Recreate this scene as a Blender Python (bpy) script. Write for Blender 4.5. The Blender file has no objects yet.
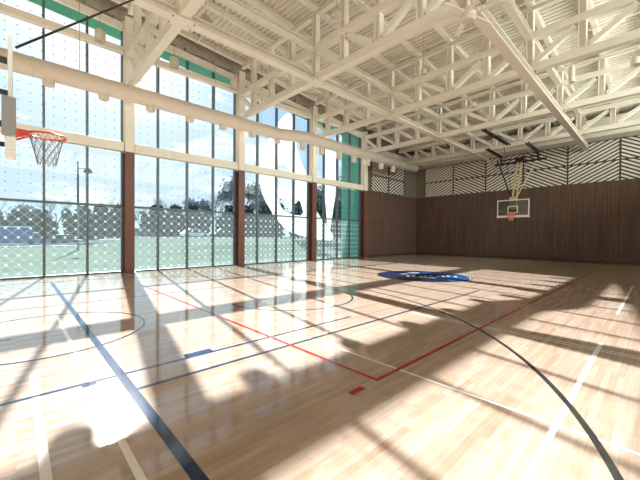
import bpy, bmesh, math, random
from mathutils import Vector, Matrix

random.seed(7)
U = 0.8215            # metres per survey unit; positions below are in survey units
scn = bpy.context.scene
COL = scn.collection

# ------------------------------------------------------------------ camera
cd = bpy.data.cameras.new('camera')
cd.sensor_width = 36.0
cd.lens = 321.7 / 640.0 * 36.0
cd.clip_start = 0.05
cd.clip_end = 600
cam = bpy.data.objects.new('camera', cd)
COL.objects.link(cam)
_y, _p, _r = (math.radians(a) for a in (46.51, -0.67, 0.408))
_F = Vector((-math.sin(_y) * math.cos(_p), math.cos(_y) * math.cos(_p), math.sin(_p)))
_R0 = Vector((math.cos(_y), math.sin(_y), 0))
_U0 = _R0.cross(_F)
_R = _R0 * math.cos(_r) + _U0 * math.sin(_r)
_U = _R.cross(_F)
cam.matrix_world = Matrix(((_R.x, _U.x, -_F.x, 0), (_R.y, _U.y, -_F.y, 0),
                           (_R.z, _U.z, -_F.z, 1.826 * U), (0, 0, 0, 1)))
scn.camera = cam

# ------------------------------------------------------------------ light and exposure
SUN_AZ, SUN_EL = math.radians(79.4), math.radians(30.0)    # azimuth from +Y towards -X
SUN_STRENGTH = 16.5
SKY = 0.92
vs = scn.view_settings
vs.view_transform = 'Standard'
vs.look = 'None'
vs.gamma = 1.0
vs.use_curve_mapping = False
vs.exposure = 0.36
scn.cycles.use_denoising = True
scn.cycles.max_bounces = 14
scn.cycles.diffuse_bounces = 8
scn.cycles.glossy_bounces = 4
scn.cycles.transparent_max_bounces = 24
scn.cycles.caustics_reflective = False

sl = bpy.data.lights.new('sun', 'SUN')
sl.energy = SUN_STRENGTH
sl.angle = math.radians(0.53)
sl.color = (1.0, 0.94, 0.89)
so = bpy.data.objects.new('sun', sl)
COL.objects.link(so)
sd = Vector((-math.sin(SUN_AZ) * math.cos(SUN_EL), math.cos(SUN_AZ) * math.cos(SUN_EL), math.sin(SUN_EL)))
so.rotation_euler = sd.to_track_quat('Z', 'Y').to_euler()
so.location = sd * 40

w = bpy.data.worlds.new('sky')
scn.world = w
w.use_nodes = True
nt = w.node_tree
nt.nodes.clear()
def N(t, kind, **kw):
    n = t.nodes.new(kind)
    for k, v in kw.items():
        setattr(n, k, v)
    return n
tc = N(nt, 'ShaderNodeTexCoord')
sep = N(nt, 'ShaderNodeSeparateXYZ')
nt.links.new(tc.outputs['Generated'], sep.inputs[0])
grad = N(nt, 'ShaderNodeValToRGB')
e = grad.color_ramp.elements
e[0].position = 0.0; e[0].color = (0.74, 0.85, 0.95, 1)
e[1].position = 0.75; e[1].color = (0.16, 0.36, 0.80, 1)
m = e.new(0.18); m.color = (0.52, 0.73, 0.95, 1)
m = e.new(0.40); m.color = (0.36, 0.60, 0.94, 1)
nt.links.new(sep.outputs['Z'], grad.inputs[0])
mp = N(nt, 'ShaderNodeMapping')
mp.inputs['Scale'].default_value = (1.0, 1.0, 2.6)
mp.inputs['Location'].default_value = (3.1, 0.7, 0.2)
nt.links.new(tc.outputs['Generated'], mp.inputs[0])
cl = N(nt, 'ShaderNodeTexNoise')
cl.inputs['Scale'].default_value = 4.2
cl.inputs['Detail'].default_value = 7
cl.inputs['Roughness'].default_value = 0.58
cl.inputs['Distortion'].default_value = 0.25
nt.links.new(mp.outputs[0], cl.inputs['Vector'])
cr = N(nt, 'ShaderNodeValToRGB')
cr.color_ramp.elements[0].position = 0.50
cr.color_ramp.elements[1].position = 0.66
nt.links.new(cl.outputs[0], cr.inputs[0])
# clouds glow whiter towards the sun
dp = N(nt, 'ShaderNodeVectorMath', operation='DOT_PRODUCT')
dp.inputs[1].default_value = tuple(sd)
nt.links.new(tc.outputs['Generated'], dp.inputs[0])
pw = N(nt, 'ShaderNodeMath', operation='POWER', use_clamp=True)
mxz = N(nt, 'ShaderNodeMath', operation='MAXIMUM'); mxz.inputs[1].default_value = 0
nt.links.new(dp.outputs['Value'], mxz.inputs[0])
nt.links.new(mxz.outputs[0], pw.inputs[0]); pw.inputs[1].default_value = 22.0
add = N(nt, 'ShaderNodeMath', operation='MAXIMUM')
nt.links.new(cr.outputs[0], add.inputs[0]); nt.links.new(pw.outputs[0], add.inputs[1])
mix = N(nt, 'ShaderNodeMix', data_type='RGBA')
nt.links.new(add.outputs[0], mix.inputs[0])
nt.links.new(grad.outputs[0], mix.inputs[6])
mix.inputs[7].default_value = (1.12, 1.12, 1.10, 1)
bg = N(nt, 'ShaderNodeBackground')
bg.inputs[1].default_value = SKY
nt.links.new(mix.outputs[2], bg.inputs[0])
wo = N(nt, 'ShaderNodeOutputWorld')
nt.links.new(bg.outputs[0], wo.inputs[0])

# added fill for the dark ceiling, set behind made-up windows out of view
def fill_light(name, loc, rot, sx, sy, power, col):
    l = bpy.data.lights.new(name, 'AREA')
    l.shape = 'RECTANGLE'; l.size = sx * U; l.size_y = sy * U; l.energy = power; l.color = col
    o = bpy.data.objects.new(name, l); COL.objects.link(o)
    o.location = Vector(loc) * U; o.rotation_euler = rot
fill_light('added_ceiling_fill', (3.3, 12, 9.1), (math.radians(90), 0, math.radians(90)), 38, 2.8, 1700, (1.0, 0.95, 0.88))
fill_light('added_ceiling_fill', (3.3, 23, 9.1), (math.radians(90), 0, math.radians(90)), 15, 2.8, 900, (1.0, 0.95, 0.88))  # second fill, added to lift the dim back wall and header

# ------------------------------------------------------------------ helpers
def s2l(c):
    return tuple((x / 255 / 12.92) if x / 255 <= 0.04045 else ((x / 255 + 0.055) / 1.055) ** 2.4 for x in c) + (1.0,)

def mat(name, rgb, rough=0.5, metal=0.0, noise=0.06, nscale=6.0, coat=0.0, spec=0.5):
    """painted or plain material with a little procedural mottling"""
    m_ = bpy.data.materials.new(name)
    m_.use_nodes = True
    t = m_.node_tree
    b = t.nodes['Principled BSDF']
    b.inputs['Roughness'].default_value = rough
    b.inputs['Metallic'].default_value = metal
    b.inputs['Coat Weight'].default_value = coat
    b.inputs['Specular IOR Level'].default_value = spec
    c = s2l(rgb) if max(rgb) > 1.5 else tuple(rgb) + (1.0,)
    tcx = N(t, 'ShaderNodeTexCoord')
    no = N(t, 'ShaderNodeTexNoise')
    no.inputs['Scale'].default_value = nscale
    no.inputs['Detail'].default_value = 4
    t.links.new(tcx.outputs['Object'], no.inputs['Vector'])
    rp = N(t, 'ShaderNodeValToRGB')
    rp.color_ramp.elements[0].position = 0.3
    rp.color_ramp.elements[1].position = 0.7
    rp.color_ramp.elements[0].color = tuple(x * (1 - noise) for x in c[:3]) + (1,)
    rp.color_ramp.elements[1].color = tuple(min(1, x * (1 + noise)) for x in c[:3]) + (1,)
    t.links.new(no.outputs[0], rp.inputs[0])
    t.links.new(rp.outputs[0], b.inputs['Base Color'])
    return m_

class MB:
    """collects shapes, links them as ONE mesh object"""
    def __init__(s):
        s.v = []; s.f = []; s.mi = []; s.cur = 0
    def add(s, vs_, fs):
        o = len(s.v)
        s.v += [tuple(p) for p in vs_]
        for f in fs:
            s.f.append([o + i for i in f]); s.mi.append(s.cur)
    def box(s, x0, x1, y0, y1, z0, z1):
        s.add([(x0, y0, z0), (x1, y0, z0), (x1, y1, z0), (x0, y1, z0), (x0, y0, z1), (x1, y0, z1), (x1, y1, z1), (x0, y1, z1)],
              [(0, 3, 2, 1), (4, 5, 6, 7), (0, 1, 5, 4), (1, 2, 6, 5), (2, 3, 7, 6), (3, 0, 4, 7)])
        return s
    def frame(s, p, q, up=(0, 0, 1)):
        p = Vector(p); q = Vector(q); d = (q - p).normalized()
        a = d.cross(Vector(up))
        if a.length < 1e-4: a = d.cross(Vector((1, 0, 0)))
        a.normalize(); b = a.cross(d).normalized()
        return p, q, a, b
    def profile(s, p, q, prof, up=(0, 0, 1)):
        """extrude closed 2D profile (list of (a,b)) from p to q"""
        p, q, a, b = s.frame(p, q, up)
        n = len(prof)
        s.add([p + a * x + b * y for x, y in prof] + [q + a * x + b * y for x, y in prof],
              [tuple(range(n))[::-1], tuple(range(n, 2 * n))] + [(i, (i + 1) % n, n + (i + 1) % n, n + i) for i in range(n)])
        return s
    def bar(s, p, q, w_, h_, up=(0, 0, 1)):
        a, b = w_ / 2, h_ / 2
        return s.profile(p, q, [(-a, -b), (a, -b), (a, b), (-a, b)], up)
    def ibeam(s, p, q, w_, h_, t=0.03, web=0.025, up=(0, 0, 1)):
        a, b, c = w_ / 2, h_ / 2, web / 2
        return s.profile(p, q, [(-a, -b), (a, -b), (a, -b + t), (c, -b + t), (c, b - t), (a, b - t), (a, b), (-a, b),
                                (-a, b - t), (-c, b - t), (-c, -b + t), (-a, -b + t)], up)
    def tube(s, p, q, r, n=12, r2=None, cap=True):
        p, q, a, b = s.frame(p, q)
        r2 = r if r2 is None else r2
        c1 = [p + (a * math.cos(i * 2 * math.pi / n) + b * math.sin(i * 2 * math.pi / n)) * r for i in range(n)]
        c2 = [q + (a * math.cos(i * 2 * math.pi / n) + b * math.sin(i * 2 * math.pi / n)) * r2 for i in range(n)]
        fs = [(i, (i + 1) % n, n + (i + 1) % n, n + i) for i in range(n)]
        if cap: fs += [tuple(range(n))[::-1], tuple(range(n, 2 * n))]
        s.add(c1 + c2, fs)
        return s
    def path(s, pts, r, n=8, closed=False):
        pts = [Vector(p) for p in pts]
        k = len(pts); vs_ = []
        pa = None
        for i in range(k):
            d = (pts[(i + 1) % k] - pts[i - 1]) if closed else (pts[min(i + 1, k - 1)] - pts[max(i - 1, 0)])
            d.normalize()
            a = d.cross(Vector((0, 0, 1))) if pa is None else (pa - d * pa.dot(d))
            if a.length < 1e-4: a = d.cross(Vector((1, 0, 0)))
            a.normalize(); pa = a; b = a.cross(d)
            vs_ += [pts[i] + (a * math.cos(j * 2 * math.pi / n) + b * math.sin(j * 2 * math.pi / n)) * r for j in range(n)]
        fs = []
        for i in range(k if closed else k - 1):
            for j in range(n):
                i2 = (i + 1) % k
                fs.append((i * n + j, i * n + (j + 1) % n, i2 * n + (j + 1) % n, i2 * n + j))
        if not closed: fs += [tuple(range(n))[::-1], tuple((k - 1) * n + j for j in range(n))]
        s.add(vs_, fs)
        return s
    def lathe(s, c, prof, n=24):
        """surface of revolution about vertical axis through c; prof [(r,z)]"""
        c = Vector(c); vs_ = []
        for r, z in prof:
            vs_ += [c + Vector((r * math.cos(i * 2 * math.pi / n), r * math.sin(i * 2 * math.pi / n), z)) for i in range(n)]
        fs = []
        for k in range(len(prof) - 1):
            for i in range(n):
                fs.append((k * n + i, k * n + (i + 1) % n, (k + 1) * n + (i + 1) % n, (k + 1) * n + i))
        s.add(vs_, fs)
        return s
    def poly(s, pts, z):
        s.add([(x, y, z) for x, y in pts], [tuple(range(len(pts)))])
        return s
    def build(s, name, mats, parent=None, origin=None, bevel=0.0, smooth=False):
        me = bpy.data.meshes.new(name)
        o3 = Vector(origin) if origin is not None else Vector((0, 0, 0))
        me.from_pydata([tuple((Vector(p) - o3) * U) for p in s.v], [], s.f)
        if not isinstance(mats, (list, tuple)): mats = [mats]
        for m_ in mats: me.materials.append(m_)
        for p, i in zip(me.polygons, s.mi):
            p.material_index = min(i, len(mats) - 1)
            p.use_smooth = smooth
        bm = bmesh.new(); bm.from_mesh(me)
        bmesh.ops.recalc_face_normals(bm, faces=bm.faces)
        bm.to_mesh(me); bm.free()
        me.update()
        ob = bpy.data.objects.new(name, me)
        COL.objects.link(ob)
        ob.location = o3 * U
        if parent is not None:
            ob.parent = parent
            ob.location = o3 * U - (parent.location if parent.parent is None else Vector((0, 0, 0)))
        if bevel:
            md = ob.modifiers.new('bevel', 'BEVEL'); md.width = bevel; md.segments = 2; md.limit_method = 'ANGLE'
        return ob

def empty(name, loc):
    o = bpy.data.objects.new(name, None); COL.objects.link(o)
    o.location = Vector(loc) * U
    o.empty_display_size = 0.2
    return o
def tag(o, label, cat, group=None):
    o['label'] = label; o['category'] = cat
    if group: o['group'] = group
    return o
def struct(o):
    o['kind'] = 'structure'
    return o
def copy_tree(o, delta, parent=None):
    c = o.copy(); COL.objects.link(c)
    if parent is None: c.location = o.location + Vector(delta) * U
    else: c.parent = parent
    for ch in list(o.children): copy_tree(ch, delta, c)
    return c

# ------------------------------------------------------------------ materials
STEEL = mat('cream_steel_paint', (232, 227, 216), 0.45, noise=0.03)
STEEL2 = mat('warm_white_paint', (230, 224, 214), 0.5, noise=0.03)
DUCTM = mat('beige_duct_paint', (218, 207, 196), 0.45, noise=0.03)
DECK = mat('cream_deck_paint', (228, 224, 213), 0.5, noise=0.04)
BROWNST = mat('brown_column_paint', (106, 69, 57), 0.45, noise=0.06)
TAUPE = mat('taupe_wall_paint', (128, 118, 106), 0.8, noise=0.03)
CREAMW = mat('cream_wall_paint', (228, 214, 192), 0.8, noise=0.03)
MULL = mat('grey_aluminium', (92, 104, 108), 0.4, metal=0.3)
BLACK = mat('black_steel', (30, 29, 30), 0.5)
WHITE = mat('white_paint', (238, 238, 236), 0.4, noise=0.02)
SLAT = mat('pale_acoustic_felt', (236, 232, 224), 0.9, noise=0.04)
ORANGE = mat('orange_rim_paint', (226, 74, 44), 0.4)
NETM = mat('grey_net_cord', (158, 155, 150), 0.8)
PADG = mat('grey_edge_padding', (150, 150, 150), 0.7)
GREEN = mat('green_metal_panel', (92, 190, 152), 0.5, noise=0.10, nscale=2.0)
LAMPM = mat('pale_lamp_housing', (214, 206, 194), 0.5)
GALV = mat('galvanised_steel', (176, 172, 164), 0.4, metal=0.5)
PINE = mat('tan_wood_pole', (200, 178, 140), 0.6)

def brown_panel():
    m_ = bpy.data.materials.new('dark_brown_ribbed_wood')
    m_.use_nodes = True; t = m_.node_tree; b = t.nodes['Principled BSDF']
    g = N(t, 'ShaderNodeNewGeometry')
    sp = N(t, 'ShaderNodeSeparateXYZ'); t.links.new(g.outputs['Position'], sp.inputs[0])
    ad = N(t, 'ShaderNodeMath', operation='ADD')
    t.links.new(sp.outputs['X'], ad.inputs[0]); t.links.new(sp.outputs['Y'], ad.inputs[1])
    cb = N(t, 'ShaderNodeCombineXYZ')
    t.links.new(ad.outputs[0], cb.inputs['X'])
    mul = N(t, 'ShaderNodeMath', operation='MULTIPLY'); mul.inputs[1].default_value = 0.03
    t.links.new(sp.outputs['Z'], mul.inputs[0]); t.links.new(mul.outputs[0], cb.inputs['Y'])
    no = N(t, 'ShaderNodeTexNoise'); no.inputs['Scale'].default_value = 9.0; no.inputs['Detail'].default_value = 5
    t.links.new(cb.outputs[0], no.inputs['Vector'])
    r = N(t, 'ShaderNodeValToRGB')
    r.color_ramp.elements[0].position = 0.3; r.color_ramp.elements[0].color = s2l((80, 61, 52))
    r.color_ramp.elements[1].position = 0.7; r.color_ramp.elements[1].color = s2l((112, 88, 76))
    t.links.new(no.outputs[0], r.inputs[0])
    # vertical board joints
    fr = N(t, 'ShaderNodeMath', operation='FRACT')
    m2 = N(t, 'ShaderNodeMath', operation='MULTIPLY'); m2.inputs[1].default_value = 5.2
    t.links.new(ad.outputs[0], m2.inputs[0]); t.links.new(m2.outputs[0], fr.inputs[0])
    lt = N(t, 'ShaderNodeMath', operation='LESS_THAN'); lt.inputs[1].default_value = 0.10
    t.links.new(fr.outputs[0], lt.inputs[0])
    mx = N(t, 'ShaderNodeMix', data_type='RGBA')
    ml = N(t, 'ShaderNodeMath', operation='MULTIPLY'); ml.inputs[1].default_value = 0.45
    t.links.new(lt.outputs[0], ml.inputs[0])
    t.links.new(ml.outputs[0], mx.inputs[0]); t.links.new(r.outputs[0], mx.inputs[6]); mx.inputs[7].default_value = s2l((40, 28, 24))
    t.links.new(mx.outputs[2], b.inputs['Base Color'])
    b.inputs['Roughness'].default_value = 0.6
    return m_
BROWN = brown_panel()

def wood_floor():
    m_ = bpy.data.materials.new('maple_strip_floor')
    m_.use_nodes = True; t = m_.node_tree; b = t.nodes['Principled BSDF']
    g = N(t, 'ShaderNodeNewGeometry')
    sp = N(t, 'ShaderNodeSeparateXYZ'); t.links.new(g.outputs['Position'], sp.inputs[0])
    cb = N(t, 'ShaderNodeCombineXYZ')
    t.links.new(sp.outputs['Y'], cb.inputs['X']); t.links.new(sp.outputs['X'], cb.inputs['Y'])
    cols = []
    for (off, bw) in ((0.37, 0.85), (0.61, 1.45)):
        br = N(t, 'ShaderNodeTexBrick')
        br.offset = off; br.offset_frequency = 3; br.squash = 0.7; br.squash_frequency = 5
        br.inputs['Scale'].default_value = 1.0
        br.inputs['Brick Width'].default_value = bw
        br.inputs['Row Height'].default_value = 0.057
        br.inputs['Mortar Size'].default_value = 0.0007
        br.inputs['Mortar Smooth'].default_value = 0.3
        br.inputs['Bias'].default_value = -0.25
        br.inputs['Color1'].default_value = (0.49, 0.395, 0.335, 1)
        br.inputs['Color2'].default_value = (0.36, 0.235, 0.155, 1)
        br.inputs['Mortar'].default_value = (0.22, 0.14, 0.08, 1)
        t.links.new(cb.outputs[0], br.inputs['Vector'])
        cols.append(br)
    mx = N(t, 'ShaderNodeMix', data_type='RGBA'); mx.inputs[0].default_value = 0.4
    t.links.new(cols[0].outputs['Color'], mx.inputs[6]); t.links.new(cols[1].outputs['Color'], mx.inputs[7])
    mp_ = N(t, 'ShaderNodeMapping'); mp_.inputs['Scale'].default_value = (1.2, 22, 1)
    t.links.new(cb.outputs[0], mp_.inputs[0])
    no = N(t, 'ShaderNodeTexNoise'); no.inputs['Scale'].default_value = 2.0; no.inputs['Detail'].default_value = 5
    t.links.new(mp_.outputs[0], no.inputs['Vector'])
    hs = N(t, 'ShaderNodeHueSaturation')
    mr = N(t, 'ShaderNodeMapRange'); mr.inputs['From Min'].default_value = 0.3; mr.inputs['From Max'].default_value = 0.7
    mr.inputs['To Min'].default_value = 0.9; mr.inputs['To Max'].default_value = 1.1
    t.links.new(no.outputs[0], mr.inputs[0]); t.links.new(mr.outputs[0], hs.inputs['Value'])
    t.links.new(mx.outputs[2], hs.inputs['Color'])
    t.links.new(hs.outputs[0], b.inputs['Base Color'])
    b.inputs['Roughness'].default_value = 0.5
    b.inputs['Specular IOR Level'].default_value = 0.0
    b.inputs['Coat Weight'].default_value = 1.0
    b.inputs['Coat Roughness'].default_value = 0.08
    b.inputs['Coat IOR'].default_value = 1.6
    return m_
WOOD = wood_floor()
def line_mat(name, rgb):
    m_ = mat(name, rgb, 0.5, noise=0.04, coat=1.0, spec=0.0)
    m_.node_tree.nodes['Principled BSDF'].inputs['Coat Roughness'].default_value = 0.08
    return m_
LBLUE = line_mat('blue_court_paint', (24, 52, 92))
LRED = line_mat('red_court_paint', (168, 30, 38))
LWHITE = line_mat('white_court_paint', (240, 240, 240))
LBLACK = line_mat('black_court_paint', (40, 42, 44))
LNAVY = line_mat('navy_court_paint', (22, 44, 84))
LSKY = line_mat('bright_blue_court_paint', (34, 90, 154))
LGREY = line_mat('pale_mark_and_sheen', (170, 190, 210))

def glass(name, tint, dots, lines, dotcol, dot_r, veil, translucent):
    """clear glazing with a fritted dot grid (pitch 0.375 survey units) and optional diagonal lines"""
    m_ = bpy.data.materials.new(name)
    m_.use_nodes = True; t = m_.node_tree; t.nodes.clear()
    def M(op, a, b=None, c=None):
        n = N(t, 'ShaderNodeMath', operation=op)
        for i, x in enumerate((a, b, c)):
            if x is None: continue
            if isinstance(x, (int, float)): n.inputs[i].default_value = x
            else: t.links.new(x, n.inputs[i])
        return n.outputs[0]
    g = N(t, 'ShaderNodeNewGeometry')
    sp = N(t, 'ShaderNodeSeparateXYZ'); t.links.new(g.outputs['Position'], sp.inputs[0])
    pit = 0.375 * U
    yy = M('FRACT', M('ADD', M('DIVIDE', sp.outputs['Y'], pit), 40.23))
    zz = M('FRACT', M('ADD', M('DIVIDE', sp.outputs['Z'], pit), 40.0))
    dy = M('SUBTRACT', yy, 0.5); dz = M('SUBTRACT', zz, 0.5)
    rr = M('SQRT', M('ADD', M('MULTIPLY', dy, dy), M('MULTIPLY', dz, dz)))
    mask = M('LESS_THAN', rr, dot_r / 0.375)
    if lines:
        l1 = M('ABSOLUTE', M('SUBTRACT', M('FRACT', M('ADD', M('ADD', dy, dz), 20.5)), 0.5))
        l2 = M('ABSOLUTE', M('SUBTRACT', M('FRACT', M('ADD', M('SUBTRACT', dy, dz), 20.5)), 0.5))
        ln = M('LESS_THAN', M('MINIMUM', l1, l2), lines / 0.375)
        mask = M('MAXIMUM', mask, M('MULTIPLY', ln, 0.2))
    fac = M('MAXIMUM', mask, veil)
    tr = N(t, 'ShaderNodeBsdfTransparent'); tr.inputs[0].default_value = tuple(tint) + (1,)
    gl = N(t, 'ShaderNodeBsdfGlossy'); gl.inputs['Roughness'].default_value = 0.02
    gl.inputs['Color'].default_value = (0.9, 1, 0.98, 1)
    lw = N(t, 'ShaderNodeFresnel'); lw.inputs[0].default_value = 1.25
    m1 = N(t, 'ShaderNodeMixShader'); t.links.new(lw.outputs[0], m1.inputs[0])
    t.links.new(tr.outputs[0], m1.inputs[1]); t.links.new(gl.outputs[0], m1.inputs[2])
    df = N(t, 'ShaderNodeBsdfDiffuse'); df.inputs[0].default_value = tuple(dotcol) + (1,)
    tl = N(t, 'ShaderNodeBsdfTranslucent'); tl.inputs[0].default_value = tuple(dotcol) + (1,)
    m2 = N(t, 'ShaderNodeMixShader'); m2.inputs[0].default_value = translucent
    t.links.new(df.outputs[0], m2.inputs[1]); t.links.new(tl.outputs[0], m2.inputs[2])
    m3 = N(t, 'ShaderNodeMixShader'); t.links.new(fac, m3.inputs[0])
    t.links.new(m1.outputs[0], m3.inputs[1]); t.links.new(m2.outputs[0], m3.inputs[2])
    o = N(t, 'ShaderNodeOutputMaterial'); t.links.new(m3.outputs[0], o.inputs[0])
    return m_
GL_LOW = glass('lower_fritted_glass', (0.85, 0.95, 0.965), True, 0.010, (0.76, 0.88, 0.90), 0.045, 0.045, 0.3)
GL_UP = glass('upper_fritted_glass', (0.95, 0.98, 0.98), True, 0, (0.40, 0.43, 0.45), 0.026, 0.0, 0.12)
def clear_glass(name):
    m_ = bpy.data.materials.new(name); m_.use_nodes = True; t = m_.node_tree; t.nodes.clear()
    tr = N(t, 'ShaderNodeBsdfTransparent'); tr.inputs[0].default_value = (0.9, 0.95, 0.93, 1)
    gl = N(t, 'ShaderNodeBsdfGlossy'); gl.inputs['Roughness'].default_value = 0.03
    fr = N(t, 'ShaderNodeFresnel'); fr.inputs[0].default_value = 1.45
    mx = N(t, 'ShaderNodeMixShader'); t.links.new(fr.outputs[0], mx.inputs[0])
    t.links.new(tr.outputs[0], mx.inputs[1]); t.links.new(gl.outputs[0], mx.inputs[2])
    o = N(t, 'ShaderNodeOutputMaterial'); t.links.new(mx.outputs[0], o.inputs[0])
    return m_
BOARDG = clear_glass('backboard_glass')

# ------------------------------------------------------------------ floor with court markings
XL, XR, YF, YB = -18.3, 3.1, -8.0, 31.8
def zdeck(y): return 12.35 - 0.07 * (y - 10)
fl = MB()
fl.box(XL, XR, YF, YB, -0.25, 0.0)
lay = [0.0006]
def strip(mi, x0, x1, y0, y1):
    lay[0] += 0.00015
    fl.cur = mi; fl.poly([(x0, y0), (x1, y0), (x1, y1), (x0, y1)], lay[0]); fl.cur = 0
def arc(mi, cx, cy, r, w_, a0, a1, n=96):
    lay[0] += 0.00015
    fl.cur = mi
    for i in range(n):
        t0 = math.radians(a0 + (a1 - a0) * i / n); t1 = math.radians(a0 + (a1 - a0) * (i + 1) / n)
        fl.poly([(cx + (r - w_ / 2) * math.cos(t0), cy + (r - w_ / 2) * math.sin(t0)), (cx + (r + w_ / 2) * math.cos(t0), cy + (r + w_ / 2) * math.sin(t0)),
                 (cx + (r + w_ / 2) * math.cos(t1), cy + (r + w_ / 2) * math.sin(t1)), (cx + (r - w_ / 2) * math.cos(t1), cy + (r - w_ / 2) * math.sin(t1))], lay[0])
    fl.cur = 0
BL, RD, WH, BK, NV, SK, GY = 1, 2, 3, 4, 5, 6, 7
# white volleyball and badminton lines
strip(WH, -0.70, -0.64, -6, 7.4)
strip(WH, -0.70, -0.64, 10.5, 17.2)
strip(WH, -5.2, XR, 3.81, 3.85)
strip(WH, -4.1, XR, 6.85, 6.88)
strip(WH, -4.1, XR, 6.97, 7.00)
strip(WH, -5.6, -2.2, 0.13, 0.20)
strip(WH, -9.0, -2.0, 0.65, 0.71)
# blue
strip(BL, -4.84, -4.78, -7, 5.55)
strip(BL, -4.26, -4.20, 1.0, 11.6)
strip(BL, -15.7, -2.0, 0.95, 1.05)
strip(BL, -15.75, -15.65, 0.95, 1.40)
strip(BL, -4.97, -4.84, 1.85, 2.27)
strip(BL, -4.82, -4.70, 0.58, 0.72)
strip(BL, -10.66, -10.62, -7, 5.55)
arc(BL, -7.65, 6.05, 1.86, 0.05, -95, 100)
arc(BL, -7.82, 0.40, 1.62, 0.05, -40, 220)
strip(BK, -7.76, -7.70, -0.5, -0.06)  # short dark dash near the left edge
# red
strip(RD, -13.2, -2.42, 3.31, 3.37)
strip(RD, -2.48, -2.42, 3.31, 25.0)
strip(RD, -2.48, -2.40, 2.82, 3.05)
# black three point arc
arc(BK, -7.89, 0.59, 8.17, 0.065, -12, 192, 160)
# centre logo: navy disc, bright blue half, pale broken band
lay[0] += 0.0003
fl.cur = NV
LC = (-7.65, 13.95)
fl.poly([(LC[0] + 2.12 * math.cos(i * math.pi / 32), LC[1] + 2.12 * math.sin(i * math.pi / 32)) for i in range(64)], lay[0])
lay[0] += 0.0003
fl.cur = SK
axr = (0.688, 0.725); ayr = (-0.725, 0.688)
def L(a, b): return (LC[0] + axr[0] * a + ayr[0] * b, LC[1] + axr[1] * a + ayr[1] * b)
pts = [L(2.02 * math.cos(t * math.pi / 24), 2.02 * math.sin(t * math.pi / 24)) for t in range(-10, 11)]
fl.poly(pts + [L(0.35, 1.0), L(0.75, 0.3), L(0.35, -0.4), L(0.65, -1.2)], lay[0])
lay[0] += 0.0003
fl.cur = GY
fl.poly([L(-1.0, 0.5), L(-0.2, 1.5), L(0.3, 1.3), L(-0.1, 0.7), L(-0.5, 0.45)], lay[0])  # pale shape paints the greyish reflection on the disc's upper part
fl.poly([L(-0.9, -0.5), L(-0.1, -1.0), L(0.5, -0.8), L(0.2, -0.5)], lay[0])
lay[0] += 0.0003
fl.cur = WH
for k in range(9):
    a = -0.85 + k * 0.27; b = -0.20 + 0.12 * math.sin(k * 2.1)
    fl.poly([L(a, b - 0.16), L(a + 0.15, b - 0.16), L(a + 0.22, b + 0.14), L(a + 0.07, b + 0.14)], lay[0])
arc(WH, LC[0], LC[1], 2.05, 0.05, 10, 80, 24)
fl.cur = 0
floor = struct(fl.build('floor', [WOOD, LBLUE, LRED, LWHITE, LBLACK, LNAVY, LSKY, LGREY]))

# ------------------------------------------------------------------ walls
struct(MB().box(XL - 0.4, XR + 0.4, YB, YB + 0.4, 0, 11.6).build('wall_back', TAUPE))
struct(MB().box(XL - 0.4, XL, 22.2, YB, 0, 11.7).build('wall_left', TAUPE))
wr = MB()  # opening left for the added clerestory
wr.box(XR, XR + 0.4, YF, YB, 0, 7.6)
wr.box(XR, XR + 0.4, YF, YB, 10.6, 13.6)
wr.box(XR, XR + 0.4, YF, YF + 0.6, 7.6, 10.6)
wr.box(XR, XR + 0.4, YB - 0.6, YB, 7.6, 10.6)
struct(wr.build('wall_right', CREAMW))
cw = struct(MB().box(XR + 0.15, XR + 0.17, YF + 0.6, YB - 0.6, 7.6, 10.6).build('window_6', BOARDG))  # clerestory added out of view to let fill light reach the ceiling
for k in range(1, 20):
    yk = YF + 0.6 + k * (YB - YF - 1.2) / 20
    MB().box(XR + 0.05, XR + 0.15, yk - 0.04, yk + 0.04, 7.6, 10.6).build('mullion', MULL, cw)
struct(MB().box(XL - 0.4, XR + 0.4, YF - 0.4, YF, 0, 14.2).build('wall_front', CREAMW))
b = MB().box(XL, XR, YB - 0.08, YB, 0, 3.0)
b.box(XL, XR, YB - 0.08, YB, 3.02, 6.0)
struct(b.build('trim_1', BROWN))
b = MB().box(XL, XL + 0.08, 22.25, YB - 0.08, 0, 3.0)
b.box(XL, XL + 0.08, 22.25, YB - 0.08, 3.02, 6.0)
struct(b.build('trim_2', BROWN))
# cream bulkhead across the back wall and beam over the left wall
struct(MB().box(XL, XR, 30.3, YB, 9.1, 10.4).build('trim_3', STEEL2))
struct(MB().box(XL, XL + 0.25, 22.35, 30.3, 9.1, 10.0).build('trim_4', STEEL2))
# dark base rails
struct(MB().box(XL + 0.08, XR, YB - 0.11, YB - 0.08, 0, 0.12).build('baseboard_back', mat('dark_base', (58, 44, 38), 0.6)))
struct(MB().box(XL + 0.08, XL + 0.11, 22.35, YB - 0.11, 0, 0.12).build('baseboard_left', bpy.data.materials['dark_base']))
# flush doors in the panelling of the left wall
d = MB().box(XL + 0.08, XL + 0.10, 24.5, 25.6, 0.12, 2.75).build('door_1', BROWN)
struct(d)
MB().box(XL + 0.10, XL + 0.14, 25.4, 25.5, 1.25, 1.4).build('door_handle', BLACK, d)
d = MB().box(XL + 0.08, XL + 0.10, 27.6, 28.7, 0.12, 2.75).build('door_2', BROWN)
struct(d)
MB().box(XL + 0.10, XL + 0.14, 27.7, 27.8, 1.25, 1.4).build('door_handle', BLACK, d)

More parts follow.
